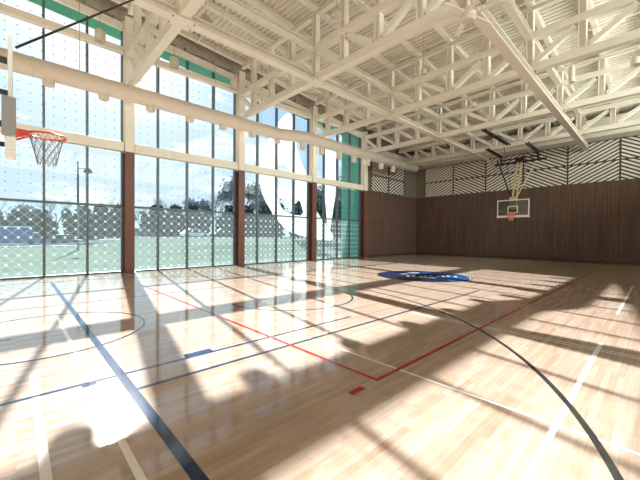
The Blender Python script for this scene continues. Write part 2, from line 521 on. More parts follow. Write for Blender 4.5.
# ------------------------------------------------------------------ roof deck
dk = MB()
per = 0.25
y = YF
top = []
zs = []
prof = []
k = 0
while y < YB - 1e-6:
    z0 = zdeck(y)
    for dy, dz in ((0.0, 0.0), (0.10, 0.0), (0.125, 0.09), (0.225, 0.09)):
        if y + dy <= YB + 1e-6: prof.append((y + dy, zdeck(y + dy) + dz))
    y += per
prof.append((YB, zdeck(YB)))
n = len(prof)
vs_ = [(XL, a, c) for a, c in prof] + [(XR, a, c) for a, c in prof]
dk.add(vs_, [(i, i + 1, n + i + 1, n + i) for i in range(n - 1)])
ceil = struct(dk.build('ceiling', DECK))
rs = MB()
rs.add([(x, y_, zdeck(y_) + dz) for dz in (0.12, 0.5) for x, y_ in ((XL - 0.4, YF - 0.4), (XR + 0.4, YF - 0.4), (XR + 0.4, YB + 0.4), (XL - 0.4, YB + 0.4))],
       [(0, 3, 2, 1), (4, 5, 6, 7), (0, 1, 5, 4), (1, 2, 6, 5), (2, 3, 7, 6), (3, 0, 4, 7)])
struct(rs.build('roof', DECK))
# green exterior portal: soffit over the glass and fin at its far end
gs = MB()
gs.add([(x, y_, zdeck(y_) + dz) for dz in (-0.36, 0.5) for x, y_ in ((-20.3, YF), (-18.72, YF), (-18.72, 22.4), (-20.3, 22.4))],
       [(0, 3, 2, 1), (4, 5, 6, 7), (0, 1, 5, 4), (1, 2, 6, 5), (2, 3, 7, 6), (3, 0, 4, 7)])
gs.add([(x, y_, zdeck(y_) + dz) for dz in (-0.36, 0.1) for x, y_ in ((-18.72, YF), (-18.08, YF), (-18.08, 22.15), (-18.72, 22.15))],
       [(0, 3, 2, 1), (4, 5, 6, 7), (0, 1, 5, 4), (1, 2, 6, 5), (2, 3, 7, 6), (3, 0, 4, 7)])
struct(gs.build('trim_5', GREEN))
struct(MB().box(-20.3, -18.72, 21.95, 22.4, -0.1, 11.2).build('trim_6', GREEN))
struct(MB().box(-18.72, -18.10, 21.95, 22.18, -0.1, 11.2).build('trim_7', GREEN))

# ------------------------------------------------------------------ glazing, one window per column bay
COLY = [-2.0, 4.0, 10.0, 16.0, 22.0]
for i, yc in enumerate([-8.0] + COLY[:-1]):
    y0, y1 = yc + (0.2 if yc > -8 else 0.0), yc + 5.8
    wnd = struct(empty('window_%d' % (i + 1), (-18.0, yc + 3.0, 0)))
    zt = zdeck(yc + 6.0) - 0.45
    MB().box(-18.02, -18.00, y0, y1, 0.06, 3.2).build('lower_pane', GL_LOW, wnd)
    MB().box(-18.02, -18.00, y0, y1, 3.2, zt).build('upper_pane', GL_UP, wnd)
    MB().box(-18.07, -17.89, y0, y1, 0.0, 0.07).build('sill_rail', MULL, wnd)
    MB().box(-18.07, -17.89, y0, y1, 3.16, 3.25).build('middle_rail', MULL, wnd)
    for kx in range(1, 4):
        ym = yc - 0.1 + 1.5 * kx
        MB().box(-18.08, -17.86, ym - 0.04, ym + 0.04, 0.07, zdeck(ym) - 1.05).build('mullion', MULL, wnd)
    for ym in (y0 + 0.03, y1 - 0.03):
        MB().box(-18.08, -17.88, ym - 0.03, ym + 0.03, 0.07, zdeck(ym) - 1.05).build('jamb', MULL, wnd)

# ------------------------------------------------------------------ steel columns along the glass
ordinal = ['first', 'second', 'third', 'fourth', 'fifth', 'sixth', 'seventh', 'eighth', 'ninth', 'tenth', 'eleventh', 'twelfth']
collab = {4.0: 'steel column nearest the camera on the glass wall, brown below and cream above',
          10.0: 'brown and cream steel column on the glass wall, second from the near hoop',
          16.0: 'brown and cream steel column on the glass wall in front of the white sculpture',
          22.0: 'steel column at the far end of the glass wall beside the brown panelling'}
for yc in COLY[1:]:
    c = tag(empty('steel_column', (-17.66, yc, 0)), collab[yc], 'column', 'columns along the glass wall')
    zt = zdeck(yc) - 0.62
    MB().ibeam((-17.66, yc, 0.02), (-17.66, yc, 5.78), 0.40, 0.44, 0.05, 0.06, up=(1, 0, 0)).build('lower_shaft', BROWNST, c)['label'] = 'brown painted lower shaft'
    MB().ibeam((-17.66, yc, 5.78), (-17.66, yc, zt), 0.40, 0.44, 0.05, 0.06, up=(1, 0, 0)).build('upper_shaft', STEEL, c)['label'] = 'cream painted upper shaft'
    MB().box(-17.92, -17.40, yc - 0.27, yc + 0.27, 0.0, 0.03).build('base_plate', BROWNST, c)

# horizontal rails between the columns
def rail(z0, z1, x0, x1, nm, lab, grp):
    names = {-2.0: 'bay behind the near hoop', 4.0: 'bay past the nearest column', 10.0: 'bay showing the sculpture', 16.0: 'farthest bay'}
    for yc in COLY[:-1]:
        if nm == 'wind_girt' and yc == 16.0: x0, x1 = -17.69, -17.55
        o = MB().box(x0, x1, yc + 0.23, yc + 5.77, z0, z1)
        ob = o.build(nm, STEEL, bevel=0.01)
        tag(ob, lab + ', ' + names[yc], 'beam', grp)
        for ye in (yc + 0.26, yc + 5.60): MB().box(x1, x1 + 0.015, ye, ye + 0.14, z0 + 0.05, z1 - 0.05).build('end_plate', STEEL, ob)
rail(5.80, 6.22, -17.86, -17.50, 'wall_beam', 'cream beam at mid height of the glass', 'middle beams of the glass wall')
rail(10.45, 10.74, -17.86, -17.58, 'wind_girt', 'cream upper rail near the top of the glass', 'upper rails of the glass wall')

# eave: ledge, spandrel, box items
for yc, wh in ((-2.0, 'above the near hoop'), (4.0, 'between the nearest two columns'), (10.0, 'above the white sculpture'), (16.0, 'in the farthest bay')):
    ev = MB()
    ev.add([(x, y_, zdeck(y_) + dz) for dz in (-1.2, -0.86) for x, y_ in ((-17.86, yc + 0.23), (-17.70, yc + 0.23), (-17.70, yc + 5.77), (-17.86, yc + 5.77))],
           [(0, 3, 2, 1), (4, 5, 6, 7), (0, 1, 5, 4), (1, 2, 6, 5), (2, 3, 7, 6), (3, 0, 4, 7)])
    lo = tag(ev.build('eave_ledge', STEEL2), 'sloping cream ledge over the glass ' + wh, 'ledge', 'ledges over the glass wall')
    for k in range(3):
        y_ = yc + 1.1 + 1.6 * k
        MB().box(-17.86, -17.62, y_, y_ + 1.1, zdeck(y_) - 0.84, zdeck(y_) - 0.62).build('shade_box', GALV, lo)
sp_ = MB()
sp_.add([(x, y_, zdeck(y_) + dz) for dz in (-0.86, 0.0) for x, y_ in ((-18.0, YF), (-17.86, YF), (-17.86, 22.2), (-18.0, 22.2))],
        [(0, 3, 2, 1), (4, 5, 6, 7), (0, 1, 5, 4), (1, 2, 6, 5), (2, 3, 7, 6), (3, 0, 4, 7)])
struct(sp_.build('trim_8', mat('dull_beige_paint', (176, 166, 152), 0.7)))  # spandrel in a duller beige than the ledge

# ------------------------------------------------------------------ roof trusses
NP = 12
PX = [-17.9 + 1.75 * i for i in range(NP + 1)]
tlab = {4.0: 'cream steel roof truss nearest the camera, landing on the nearest glass column',
        10.0: 'cream steel roof truss landing on the second column of the glass wall',
        16.0: 'cream steel roof truss landing on the column before the white sculpture',
        22.0: 'cream steel roof truss landing on the column at the end of the glass',
        28.0: 'cream steel roof truss farthest away, just before the cream bulkhead'}
for yc in COLY[1:] + [28.0]:
    t = tag(empty('roof_truss', (-17.9, yc, 8.85)), tlab[yc], 'truss', 'roof trusses across the hall')
    x0 = -17.42 if yc < 28 else XL + 0.26
    zr = zdeck(yc) - 0.50
    MB().box(x0, XR, yc - 0.16, yc + 0.16, 8.85, 9.17).build('bottom_chord', STEEL, t, bevel=0.012)
    MB().box(x0, XR, yc - 0.15, yc + 0.15, 10.20, 10.50).build('top_chord', STEEL, t, bevel=0.012)
    MB().ibeam((x0, yc, zr + 0.09), (XR, yc, zr + 0.09), 0.22, 0.18).build('rafter', STEEL, t)
    for i in range(1, NP):
        x = PX[i]
        MB().ibeam((x, yc, 9.17), (x, yc, 10.20), 0.26, 0.26, 0.035, 0.03, up=(1, 0, 0)).build('post', STEEL, t)
        MB().ibeam((x, yc, 10.50), (x, yc, zr), 0.26, 0.26, 0.035, 0.03, up=(1, 0, 0)).build('stub_post', STEEL, t)
    for i in range(NP):
        a, b_ = PX[i] + 0.22, PX[i + 1] - 0.22
        if i == 0: a += 0.26
        if i < 6: p, q = (a, yc, 10.12), (b_, yc, 9.25)
        else: p, q = (a, yc, 9.25), (b_, yc, 10.12)
        MB().bar(p, q, 0.20, 0.22, up=(0, 1, 0)).build('diagonal', STEEL, t)

# longitudinal tie beams (two lines, low and high) and the lower runway beam
def tie(x, z, w_, h_, nm, lab, last=31.8):
    o = MB()
    ys = [-7.9, 4, 10, 16, 22, 28, last]
    for a, b_ in zip(ys[:-1], ys[1:]):
        o.ibeam((x, a + (0.17 if a > 0 else 0), z), (x, b_ - (0.17 if b_ < 29 else 0), z), w_, h_, 0.04, 0.03)
    return tag(o.build(nm, STEEL), lab, 'beam', 'tie beams running the length of the hall')
tie(-10.9, 8.98, 0.34, 0.30, 'tie_beam', 'low cream beam crossing the trusses on the glass side of the hall')
tie(-10.9, 10.35, 0.26, 0.26, 'tie_beam', 'upper cream beam above the low beam on the glass side', 30.3)
tie(-3.9, 10.35, 0.26, 0.26, 'tie_beam', 'upper cream beam above the runway beam on the right', 30.3)
rb = MB().ibeam((-3.9, -7.9, 8.68), (-3.9, 31.7, 8.68), 0.34, 0.32, 0.04, 0.03)
rbo = tag(rb.build('runway_beam', STEEL2), 'pale beam slung under the trusses on the right side of the view', 'beam')
for yc in COLY[1:] + [28.0]:
    for s_ in (-1, 1): MB().box(-3.9 + s_ * 0.22 - 0.05, -3.9 + s_ * 0.22 + 0.05, yc - 0.19, yc + 0.19, 8.78, 8.848).build('clamp', GALV, rbo)

# gusset plates with bolts where the low tie beam meets the trusses
for yc, lab in ((4.0, 'nearest'), (10.0, 'second'), (16.0, 'third'), (22.0, 'fourth')):
    g = MB()
    g.box(-10.9 - 0.3, -10.9 + 0.3, yc - 0.42, yc + 0.42, 8.80, 8.828)
    gp = tag(g.build('gusset_plate', STEEL), 'bolted cream plate where the low glass-side beam meets the %s truss' % lab, 'plate', 'plates at the beam crossings')
    for dx in (-0.2, 0.2):
        for dy in (-0.34, 0.34): MB().tube((-10.9 + dx, yc + dy, 8.77), (-10.9 + dx, yc + dy, 8.80), 0.035, 6).build('bolt', GALV, gp)

# purlins
for i in range(0, NP):
    x = PX[i] if i else -17.25
    o = MB().ibeam((x, YF, zdeck(YF) - 0.16), (x, YB, zdeck(YB) - 0.16), 0.20, 0.30, 0.035, 0.03).build('purlin', STEEL)
    tag(o, 'long cream purlin under the roof deck, %s from the glass wall' % ordinal[i], 'purlin', 'purlins under the roof deck')

# pipework: sprinkler and conduit runs across the purlins
for yy_, lab in ((7.1, 'between the first two trusses'), (11.0, 'just past the second truss'), (15.4, 'just before the third truss'), (19.0, 'between the third and fourth trusses'), (25.2, 'before the farthest truss')):
    zc = zdeck(yy_) - 0.42
    o = MB().tube((-16.35 if yy_ == 11.0 else -17.2, yy_, zc), (3.0, yy_, zc), 0.035, 8).build('sprinkler_pipe', STEEL2)
    tag(o, 'thin pale pipe hung below the purlins ' + lab, 'pipe', 'thin pipes under the roof')
    for k in range(6):
        hd = MB().tube((-15.3 + 3.5 * k, yy_, zc), (-15.3 + 3.5 * k, yy_, zc - 0.16), 0.03, 8)
        hd.tube((-15.3 + 3.5 * k, yy_, zc - 0.16), (-15.3 + 3.5 * k, yy_, zc - 0.18), 0.07, 8)
        hd.build('sprinkler_head', GALV, o)

# ------------------------------------------------------------------ round supply duct with diffusers
r = 0.37
dpts = [(-16.9, -7.8, 8.35), (-16.9, 11.9, 8.35), (-16.78, 12.4, 8.33), (-16.2, 13.3, 8.29), (-16.05, 13.8, 8.28), (-16.05, 27.6, 8.28)]
duct = MB().path(dpts, r, 24).build('supply_duct', DUCTM, smooth=True)
tag(duct, 'long round beige air duct running along the glass wall', 'duct')
for yy_ in (0.5, 3.5, 6.5, 9.5): MB().tube((-16.9, yy_, 8.35), (-16.9, yy_ + 0.06, 8.35), r + 0.015, 24).build('joint_band', DUCTM, duct)
for yy_ in (16.0, 19.0, 22.2, 25.5, 27.3): MB().tube((-16.05, yy_, 8.28), (-16.05, yy_ + 0.06, 8.28), r + 0.015, 24).build('joint_band', DUCTM, duct)
for yy_ in (2.0, 5.0, 8.0, 11.0): MB().tube((-16.9, yy_, 8.72), (-16.9, yy_, zdeck(yy_) - 0.02), 0.012, 6).build('hanger_rod', GALV, duct)
for yy_ in (15.0, 18.0, 21.0, 24.0, 27.0): MB().tube((-16.05, yy_, 8.66), (-16.05, yy_, zdeck(yy_) - 0.33), 0.012, 6).build('hanger_rod', GALV, duct)
for yy_ in (1.0, 2.86, 4.75, 6.64, 8.48, 10.34, 12.2):
    MB().lathe((-16.9, yy_, 0), [(0.02, 7.76), (0.17, 7.76), (0.20, 7.80), (0.20, 8.12)], 16).build('diffuser', LAMPM, duct)
for yy_ in (13.6, 15.3, 17.1, 18.7, 20.4, 22.2, 23.9):
    MB().lathe((-16.05, yy_, 0), [(0.02, 7.46), (0.17, 7.46), (0.20, 7.50), (0.20, 8.06)], 16).build('diffuser', LAMPM, duct)

# ------------------------------------------------------------------ pendant lamps
def pendant_drum(x, y_, z, rr, hh, lab, ztop=None):
    o = tag(empty('pendant_lamp', (x, y_, z)), lab, 'lamp', 'pendant lamps under the roof')
    MB().lathe((x, y_, z), [(0.0, hh), (rr * 0.6, hh), (rr, hh * 0.86), (rr, 0.0), (rr * 0.86, 0.0), (rr * 0.8, hh * 0.3), (0.0, hh * 0.34)], 20).build('housing', LAMPM, o, smooth=False)
    MB().tube((x, y_, z + hh), (x, y_, (ztop or zdeck(y_)) - 0.02), 0.012, 6).build('stem', GALV, o)
    return o
def pendant_dome(x, y_, z, rr, hh, lab):
    o = tag(empty('pendant_lamp', (x, y_, z)), lab, 'lamp', 'pendant lamps under the roof')
    MB().lathe((x, y_, z), [(0.02, hh), (rr * 0.4, hh), (rr * 0.62, hh * 0.8), (rr * 0.9, hh * 0.3), (rr, 0.0), (rr * 0.86, 0.0), (rr * 0.75, hh * 0.3), (rr * 0.3, hh * 0.6), (0.0, hh * 0.62)], 24).build('shade', LAMPM, o, smooth=True)
    MB().tube((x, y_, z + hh), (x, y_, zdeck(y_) - 0.02), 0.012, 6).build('stem', GALV, o)
    return o
pendant_drum(-16.5, 2.66, 10.05, 0.20, 0.50, 'pale drum lamp hanging by the glass above the near hoop rim')
pendant_drum(-16.5, 5.70, 10.05, 0.22, 0.50, 'pale drum lamp hanging by the glass just past the nearest column')
pendant_drum(-16.5, 8.95, 10.05, 0.22, 0.50, 'pale drum lamp hanging by the glass just before the second column')
pendant_dome(-12.9, 5.68, 10.3, 0.36, 0.5, 'grey dome lamp hanging between the nearest low beam and the deck')
pendant_dome(-8.7, 9.05, 10.25, 0.24, 0.30, 'round lamp with pale ring seen from below, top centre')
pendant_drum(-0.72, 18.30, 8.85, 0.20, 0.30, 'pale drum lamp hanging at the right edge of the view')
pendant_drum(-6.7, 17.2, 8.55, 0.17, 0.25, 'small pale lamp hanging past the third truss, left of the fan')
pendant_drum(-7.2, 13.0, 8.95, 0.13, 0.22, 'small pale lamp hanging between the second and third trusses')
pendant_drum(-2.85, 18.5, 8.95, 0.12, 0.75, 'tall thin pale pendant right of the runway beam past the third truss')

# ------------------------------------------------------------------ ceiling fan
fx, fy, fz = -3.82, 9.35, 8.14
fan = tag(empty('ceiling_fan', (fx, fy, fz)), 'large pale ceiling fan hung under the runway beam at top of view', 'fan')
MB().lathe((fx, fy, fz), [(0.0, -0.18), (0.16, -0.18), (0.22, -0.10), (0.22, 0.02), (0.12, 0.08), (0.12, 0.2), (0.0, 0.2)], 20).build('motor', LAMPM, fan)
MB().tube((fx, fy, fz + 0.2), (fx, fy, 8.515), 0.05, 10).build('drop_rod', STEEL2, fan)
for k in range(6):
    a = k * math.pi / 3 + 0.2
    ca, sa = math.cos(a), math.sin(a)
    bl = MB()
    bl.add([(fx + ca * rr - sa * ww, fy + sa * rr + ca * ww, fz - 0.03 + zz) for rr, wd in ((0.2, 0.09), (0.95, 0.07)) for ww, zz in ((-wd, 0.0), (wd, 0.03), (wd, 0.05), (-wd, 0.02))],
           [(0, 1, 2, 3), (7, 6, 5, 4), (0, 4, 5, 1), (1, 5, 6, 2), (2, 6, 7, 3), (3, 7, 4, 0)])
    bl.build('blade', STEEL2, fan)
for k in range(4):
    a = k * math.pi / 2 + 0.5
    MB().tube((fx + 0.12 * math.cos(a), fy + 0.12 * math.sin(a), fz + 0.15), (fx + 0.75 * math.cos(a), 10.0 + 0.13 * math.sin(a), 8.848), 0.012, 6).build('guy_wire', BLACK, fan)

# ------------------------------------------------------------------ chevron acoustic panels
def clip_stripes(mb, a0, a1, z0, z1, slope, pitch, wid, place, thick=0.05):
    """diagonal slats clipped to the rectangle a0..a1 x z0..z1; place(a,z,depth)->xyz"""
    def clip(poly, f):
        out = []
        for i in range(len(poly)):
            p, q = poly[i], poly[(i + 1) % len(poly)]
            fp, fq = f(p), f(q)
            if fp >= 0: out.append(p)
            if (fp >= 0) != (fq >= 0):
                t_ = fp / (fp - fq); out.append((p[0] + (q[0] - p[0]) * t_, p[1] + (q[1] - p[1]) * t_))
        return out
    span = abs(slope) * (a1 - a0)
    c = z0 - span - 0.01 * pitch if slope > 0 else z0 - 0.01
    end = z1 if slope > 0 else z1 + span
    while c < end:
        poly = [(a0, c), (a1, c + slope * (a1 - a0)), (a1, c + slope * (a1 - a0) + wid), (a0, c + wid)]
        if slope < 0: pass
        for f in (lambda p: p[1] - z0, lambda p: z1 - p[1]):
            poly = clip(poly, f) if len(poly) > 2 else poly
        if len(poly) > 2:
            n_ = len(poly)
            mb.add([place(a, z, 0.0) for a, z in poly] + [place(a, z, thick) for a, z in poly],
                   [tuple(range(n_, 2 * n_))] + [(i, (i + 1) % n_, n_ + (i + 1) % n_, n_ + i) for i in range(n_)])
        c += pitch
DARKF = mat('dark_panel_frame', (78, 72, 66), 0.7)
DARKB = mat('dark_panel_backing', (62, 57, 52), 0.9)
bx = [-17.25, -14.2, -11.15, -8.1, -5.05, -2.0, 1.05]
places = ['nearest the left corner', 'second from the left corner', 'third from the left corner', 'fourth from the left corner', 'fifth from the left corner', 'at the right edge']
for k in range(6):
    for row, (z0, z1) in enumerate(((6.02, 7.50), (7.54, 9.08))):
        p = tag(empty('acoustic_panel', (bx[k], YB, z0)), '%s row chevron panel on the back wall, %s' % (('lower', 'upper')[row], places[k]), 'wall panel', 'chevron panels on the back wall')
        mbs = MB()
        clip_stripes(mbs, bx[k] + 0.05, bx[k + 1] - 0.05, z0 + 0.03, z1 - 0.03, 0.55 if k % 2 == 0 else -0.55, 0.27, 0.155, lambda a, z, d_: (a, YB - 0.02 - d_, z))
        mbs.build('slats', SLAT, p)
        f_ = MB()
        MB().box(bx[k] + 0.05, bx[k + 1] - 0.05, YB - 0.015, YB - 0.001, z0 + 0.03, z1 - 0.03).build('backing', DARKB, p)
        f_.box(bx[k], bx[k] + 0.05, YB - 0.09, YB, z0, z1); f_.box(bx[k + 1] - 0.05, bx[k + 1], YB - 0.09, YB, z0, z1)
        f_.box(bx[k] + 0.05, bx[k + 1] - 0.05, YB - 0.09, YB, z0, z0 + 0.03); f_.box(bx[k] + 0.05, bx[k + 1] - 0.05, YB - 0.09, YB, z1 - 0.03, z1)
        f_.build('frame', DARKF, p)
by = [23.7, 26.5, 29.3]
for k in range(2):
    for row, (z0, z1) in enumerate(((6.02, 7.50), (7.54, 9.08))):
        p = tag(empty('acoustic_panel', (XL, by[k], z0)), '%s row chevron panel on the left wall, %s' % (('lower', 'upper')[row], ('nearer the glass', 'nearer the corner')[k]), 'wall panel', 'chevron panels on the left wall')
        mbs = MB()
        clip_stripes(mbs, by[k] + 0.05, by[k + 1] - 0.05, z0 + 0.03, z1 - 0.03, -0.55 if k % 2 == 0 else 0.55, 0.30, 0.145, lambda a, z, d_: (XL + 0.016 + d_, a, z), 0.008)
        mbs.build('slats', SLAT, p)
        f_ = MB()
        MB().box(XL + 0.001, XL + 0.015, by[k] + 0.05, by[k + 1] - 0.05, z0 + 0.03, z1 - 0.03).build('backing', DARKB, p)
        f_.box(XL, XL + 0.09, by[k], by[k] + 0.05, z0, z1); f_.box(XL, XL + 0.09, by[k + 1] - 0.05, by[k + 1], z0, z1)
        f_.box(XL, XL + 0.09, by[k] + 0.05, by[k + 1] - 0.05, z0, z0 + 0.03); f_.box(XL, XL + 0.09, by[k] + 0.05, by[k + 1] - 0.05, z1 - 0.03, z1)
        f_.build('frame', DARKF, p)

# ------------------------------------------------------------------ basketball hoops
def net(mb, c, r0, r1, hgt, n=12, rows=5, rad=0.009):
    c = Vector(c)
    def P(i, j):
        t_ = j / rows
        rr = r0 + (r1 - r0) * (t_ ** 0.8)
        a = (i + (0.5 if j % 2 else 0.0)) * 2 * math.pi / n
        return c + Vector((rr * math.cos(a), rr * math.sin(a), -hgt * t_))
    for j in range(rows):
        for i in range(n):
            mb.tube(P(i, j), P(i, j + 1), rad, 5, cap=False)
            mb.tube(P(i, j), P(i - 1 if j % 2 == 0 else i + 1, j + 1), rad, 5, cap=False)
def backboard(root, cx, yf, zb, s_, hgt, framemat=None):
    """board front at yf facing direction s_ along Y (s_=+1 faces +Y); zb = bottom edge"""
    wd = 1.83 / U / 2; th = 0.05
    ya, yb = (yf - th, yf) if s_ > 0 else (yf, yf + th)
    gb = MB().box(cx - wd + 0.05, cx + wd - 0.05, ya + 0.015, yb - 0.015, zb + 0.05, zb + hgt - 0.05).build('glass_board', BOARDG, root)
    f_ = MB()
    for (x0, x1, z0, z1) in ((cx - wd, cx - wd + 0.07, zb, zb + hgt), (cx + wd - 0.07, cx + wd, zb, zb + hgt), (cx - wd + 0.07, cx + wd - 0.07, zb, zb + 0.07), (cx - wd + 0.07, cx + wd - 0.07, zb + hgt - 0.07, zb + hgt)):
        f_.box(x0, x1, ya, yb, z0, z1)
    f_.build('board_frame', framemat or WHITE, root)
    q = MB(); hw = 0.295 / U; z0 = zb + 0.24; z1 = z0 + 0.45 / U; l = 0.06
    yq0, yq1 = (yb - 0.012, yb + 0.002) if s_ > 0 else (ya - 0.002, ya + 0.012)
    for (x0, x1, a, c) in ((cx - hw, cx - hw + l, z0, z1), (cx + hw - l, cx + hw, z0, z1), (cx - hw + l, cx + hw - l, z0, z0 + l), (cx - hw + l, cx + hw - l, z1 - l, z1)):
        q.box(x0, x1, yq0, yq1, a, c)
    q.build('target_square', WHITE, gb)
def rim(root, cx, yf, zr, s_, netmat=None, cord=0.0065):
    rc = (cx, yf + s_ * 0.46, zr); rr = 0.2285 / U
    ro = MB().path([(rc[0] + rr * math.cos(i * math.pi / 20), rc[1] + rr * math.sin(i * math.pi / 20), zr) for i in range(40)], 0.018, 8, True)
    y0, y1 = sorted((yf, yf + s_ * 0.20))
    ro.box(cx - 0.11, cx + 0.11, y0, y1, zr - 0.07, zr + 0.025)
    ro.box(cx - 0.15, cx + 0.15, min(yf, yf + s_ * 0.03), max(yf, yf + s_ * 0.03), zr - 0.20, zr + 0.06)
    for sx in (-1, 1):
        ro.bar((cx + sx * 0.12, yf + s_ * 0.02, zr - 0.14), (cx + sx * 0.16, yf + s_ * 0.24, zr - 0.01), 0.02, 0.03)
    for k in range(12):
        a = (k + 0.5) * math.pi / 6
        ro.tube((rc[0] + rr * math.cos(a), rc[1] + rr * math.sin(a), zr - 0.045), (rc[0] + rr * math.cos(a), rc[1] + rr * math.sin(a), zr - 0.01), 0.008, 5)
    rob = ro.build('rim', ORANGE, root, smooth=False)
    rob['label'] = 'orange rim'
    nb = MB(); net(nb, (rc[0], rc[1], zr - 0.03), rr * 0.93, rr * 0.48, 0.52, rad=cord)
    nb.build('net', netmat or NETM, rob)

# near hoop at the left edge
NX = -7.9
hoop = tag(empty('basketball_hoop', (NX, -0.05, 3.36)), 'near basketball hoop seen edge-on at the left edge of the photo', 'basketball hoop')
backboard(hoop, NX, -0.02, 3.36, 1, 1.45, GALV)  # grey metal on this frame stands in for shade on white paint
rim(hoop, NX, -0.02, 3.66, 1)
pd = MB()
wd = 1.83 / U / 2
pd.box(NX + wd - 0.02, NX + wd + 0.05, -0.14, 0.02, 3.31, 3.90)
pd.build('side_padding', PADG, hoop, bevel=0.01)['label'] = 'grey corner padding'
pb = MB().box(NX - wd - 0.03, NX + wd - 0.25, -0.12, 0.0, 3.33, 3.36)
pb.box(NX + wd - 0.25, NX + wd + 0.04, -0.10, 0.02, 3.00, 3.29)
for k in range(4): pb.box(NX + wd + 0.04, NX + wd + 0.05, -0.09, 0.0, 3.04 + 0.06 * k, 3.065 + 0.06 * k)
pb.build('bottom_padding', WHITE, hoop, bevel=0.01)
bk = MB()
for sx in (-1, 1):
    for zz in (3.55, 4.55):
        bk.bar((NX + sx * 0.8, -0.08, zz), (NX + sx * 0.8, -0.62, zz), 0.08, 0.08)
    bk.bar((NX + sx * 0.8, -0.62, 3.4), (NX + sx * 0.8, -0.62, 4.7), 0.08, 0.08)
bk.bar((NX - 0.8, -0.62, 4.0), (NX + 0.8, -0.62, 4.0), 0.10, 0.10)
bk.build('support_frame', BLACK, hoop)
ms = MB()
ms.tube((NX, -0.72, 3.3), (NX, -0.72, 8.80), 0.09, 12)
for sx in (-1, 1): ms.tube((NX + sx * 0.1, -0.72, 4.2), (NX + sx * 1.3, -0.72, 8.80), 0.05, 10)
ms.tube((NX - 1.6, -0.72, 8.80), (NX + 1.6, -0.72, 8.80), 0.07, 10)
ms.build('mast', PINE, hoop)
br = MB().tube((NX + wd + 0.02, 0.02, 4.66), (-9.15, 3.83, 9.32), 0.018, 8)
br.build('stay_cable', BLACK, hoop)['label'] = 'dark cable rising to the roof'

# far hoop
FX, FY = -7.9, 28.2
fh = tag(empty('basketball_hoop', (FX, FY, 3.5)), 'far basketball hoop hanging from the roof in front of the brown back wall', 'basketball hoop')
backboard(fh, FX, FY, 3.50, -1, 1.29)
rim(fh, FX, FY, 3.70, -1, mat('red_net_cord', (230, 158, 144), 0.8), 0.016)
pd = MB().box(FX - wd - 0.03, FX + wd + 0.03, FY - 0.02, FY + 0.07, 3.40, 3.50)
pd.build('bottom_padding', WHITE, fh)
ms = MB()
MZ = 8.0
ms.bar((FX - 0.14, FY + 0.10, 4.3), (FX - 0.14, 29.9, MZ), 0.12, 0.12)
ms.bar((FX + 0.14, FY + 0.10, 4.3), (FX + 0.14, 29.9, MZ), 0.12, 0.12)
ms.box(FX - 0.25, FX + 0.25, FY + 0.06, FY + 0.16, 4.05, 5.0)
ms.build('mast', PINE, fh)
sb = MB()
sb.tube((FX - 0.12, FY + 0.2, 4.8), (FX - 1.55, 29.9, MZ), 0.05, 8)
sb.build('brace', BLACK, fh)
sb = MB()
sb.tube((FX + 0.12, FY + 0.2, 4.8), (FX + 1.2, 29.9, MZ), 0.035, 8)
sb.build('brace', PINE, fh)
fr_ = MB()
fr_.tube((-9.75, 29.9, MZ), (-6.1, 29.9, MZ), 0.085, 10)
fr_.tube((-9.35, 29.65, MZ + 0.25), (-6.4, 29.65, MZ + 0.25), 0.05, 10)
for x in (-9.5, -6.6):
    fr_.bar((x, 29.9, MZ), (x, 29.65, MZ + 0.3), 0.08, 0.08)
fr_.build('mount_pipe', BLACK, fh)
lr = MB()
def ladder(x0, y0, x1, y1, z):
    for dx in (-0.09, 0.09):
        lr.bar((x0 + dx, y0, z), (x1 + dx, y1, z), 0.06, 0.10)
    for k in range(5):
        t_ = (k + 0.5) / 5
        lr.bar((x0 + (x1 - x0) * t_ - 0.1, y0 + (y1 - y0) * t_, z + 0.02), (x0 + (x1 - x0) * t_ + 0.1, y0 + (y1 - y0) * t_, z + 0.02), 0.07, 0.08)
ladder(-7.92, 22.0, -7.88, 27.0, 8.80)
ladder(-9.2, 26.3, -9.3, 30.1, 8.62)
ladder(-6.6, 26.6, -6.65, 30.1, 8.62)
lr.bar((-9.3, 29.9, 8.6), (-9.3, 29.9, MZ), 0.09, 0.09)
lr.bar((-6.65, 29.9, 8.6), (-6.65, 29.9, MZ), 0.09, 0.09)
lr.build('roof_bracket', BLACK, fh)
MB().box(FX - 0.3, FX + 0.3, 29.75, 30.05, MZ + 0.1, MZ + 0.36).build('winch', BLACK, fh)
MB().tube((-7.9, 25.8, 8.78), (FX - 0.1, FY + 0.25, 4.9), 0.018, 6).build('hoist_cable', BLACK, fh)

# wall outlet
ol = MB().box(-2.72, -2.60, YB - 0.11, YB - 0.08, 0.42, 0.58).build('wall_outlet', BLACK)
tag(ol, 'small dark outlet low on the brown back wall toward the right', 'outlet')
# ------------------------------------------------------------------ outside
GRASS = mat('pale_lawn', (104, 112, 100), 0.9, noise=0.18, nscale=0.8, spec=0.0)
ASPH = mat('asphalt', (84, 88, 92), 0.9, noise=0.08, nscale=2.0, spec=0.0)
PAVE = mat('pale_paving', (112, 118, 114), 0.9, noise=0.06, nscale=1.5, spec=0.0)
BARK = mat('bark', (120, 116, 112), 0.9, noise=0.15, spec=0.0)
LEAFD = mat('dark_foliage', (82, 98, 100), 0.9, noise=0.25, nscale=1.5, spec=0.0)
LEAFT = mat('grey_green_foliage', (132, 140, 144), 0.9, noise=0.25, nscale=1.5, spec=0.0)
LEAFG = mat('grey_twig_foliage', (150, 154, 156), 0.9, noise=0.2, nscale=1.5, spec=0.0)
SCULPT = mat('white_sculpture_paint', (240, 240, 236), 0.6, noise=0.03, nscale=0.5)
_t = SCULPT.node_tree; _pb = _t.nodes['Principled BSDF']
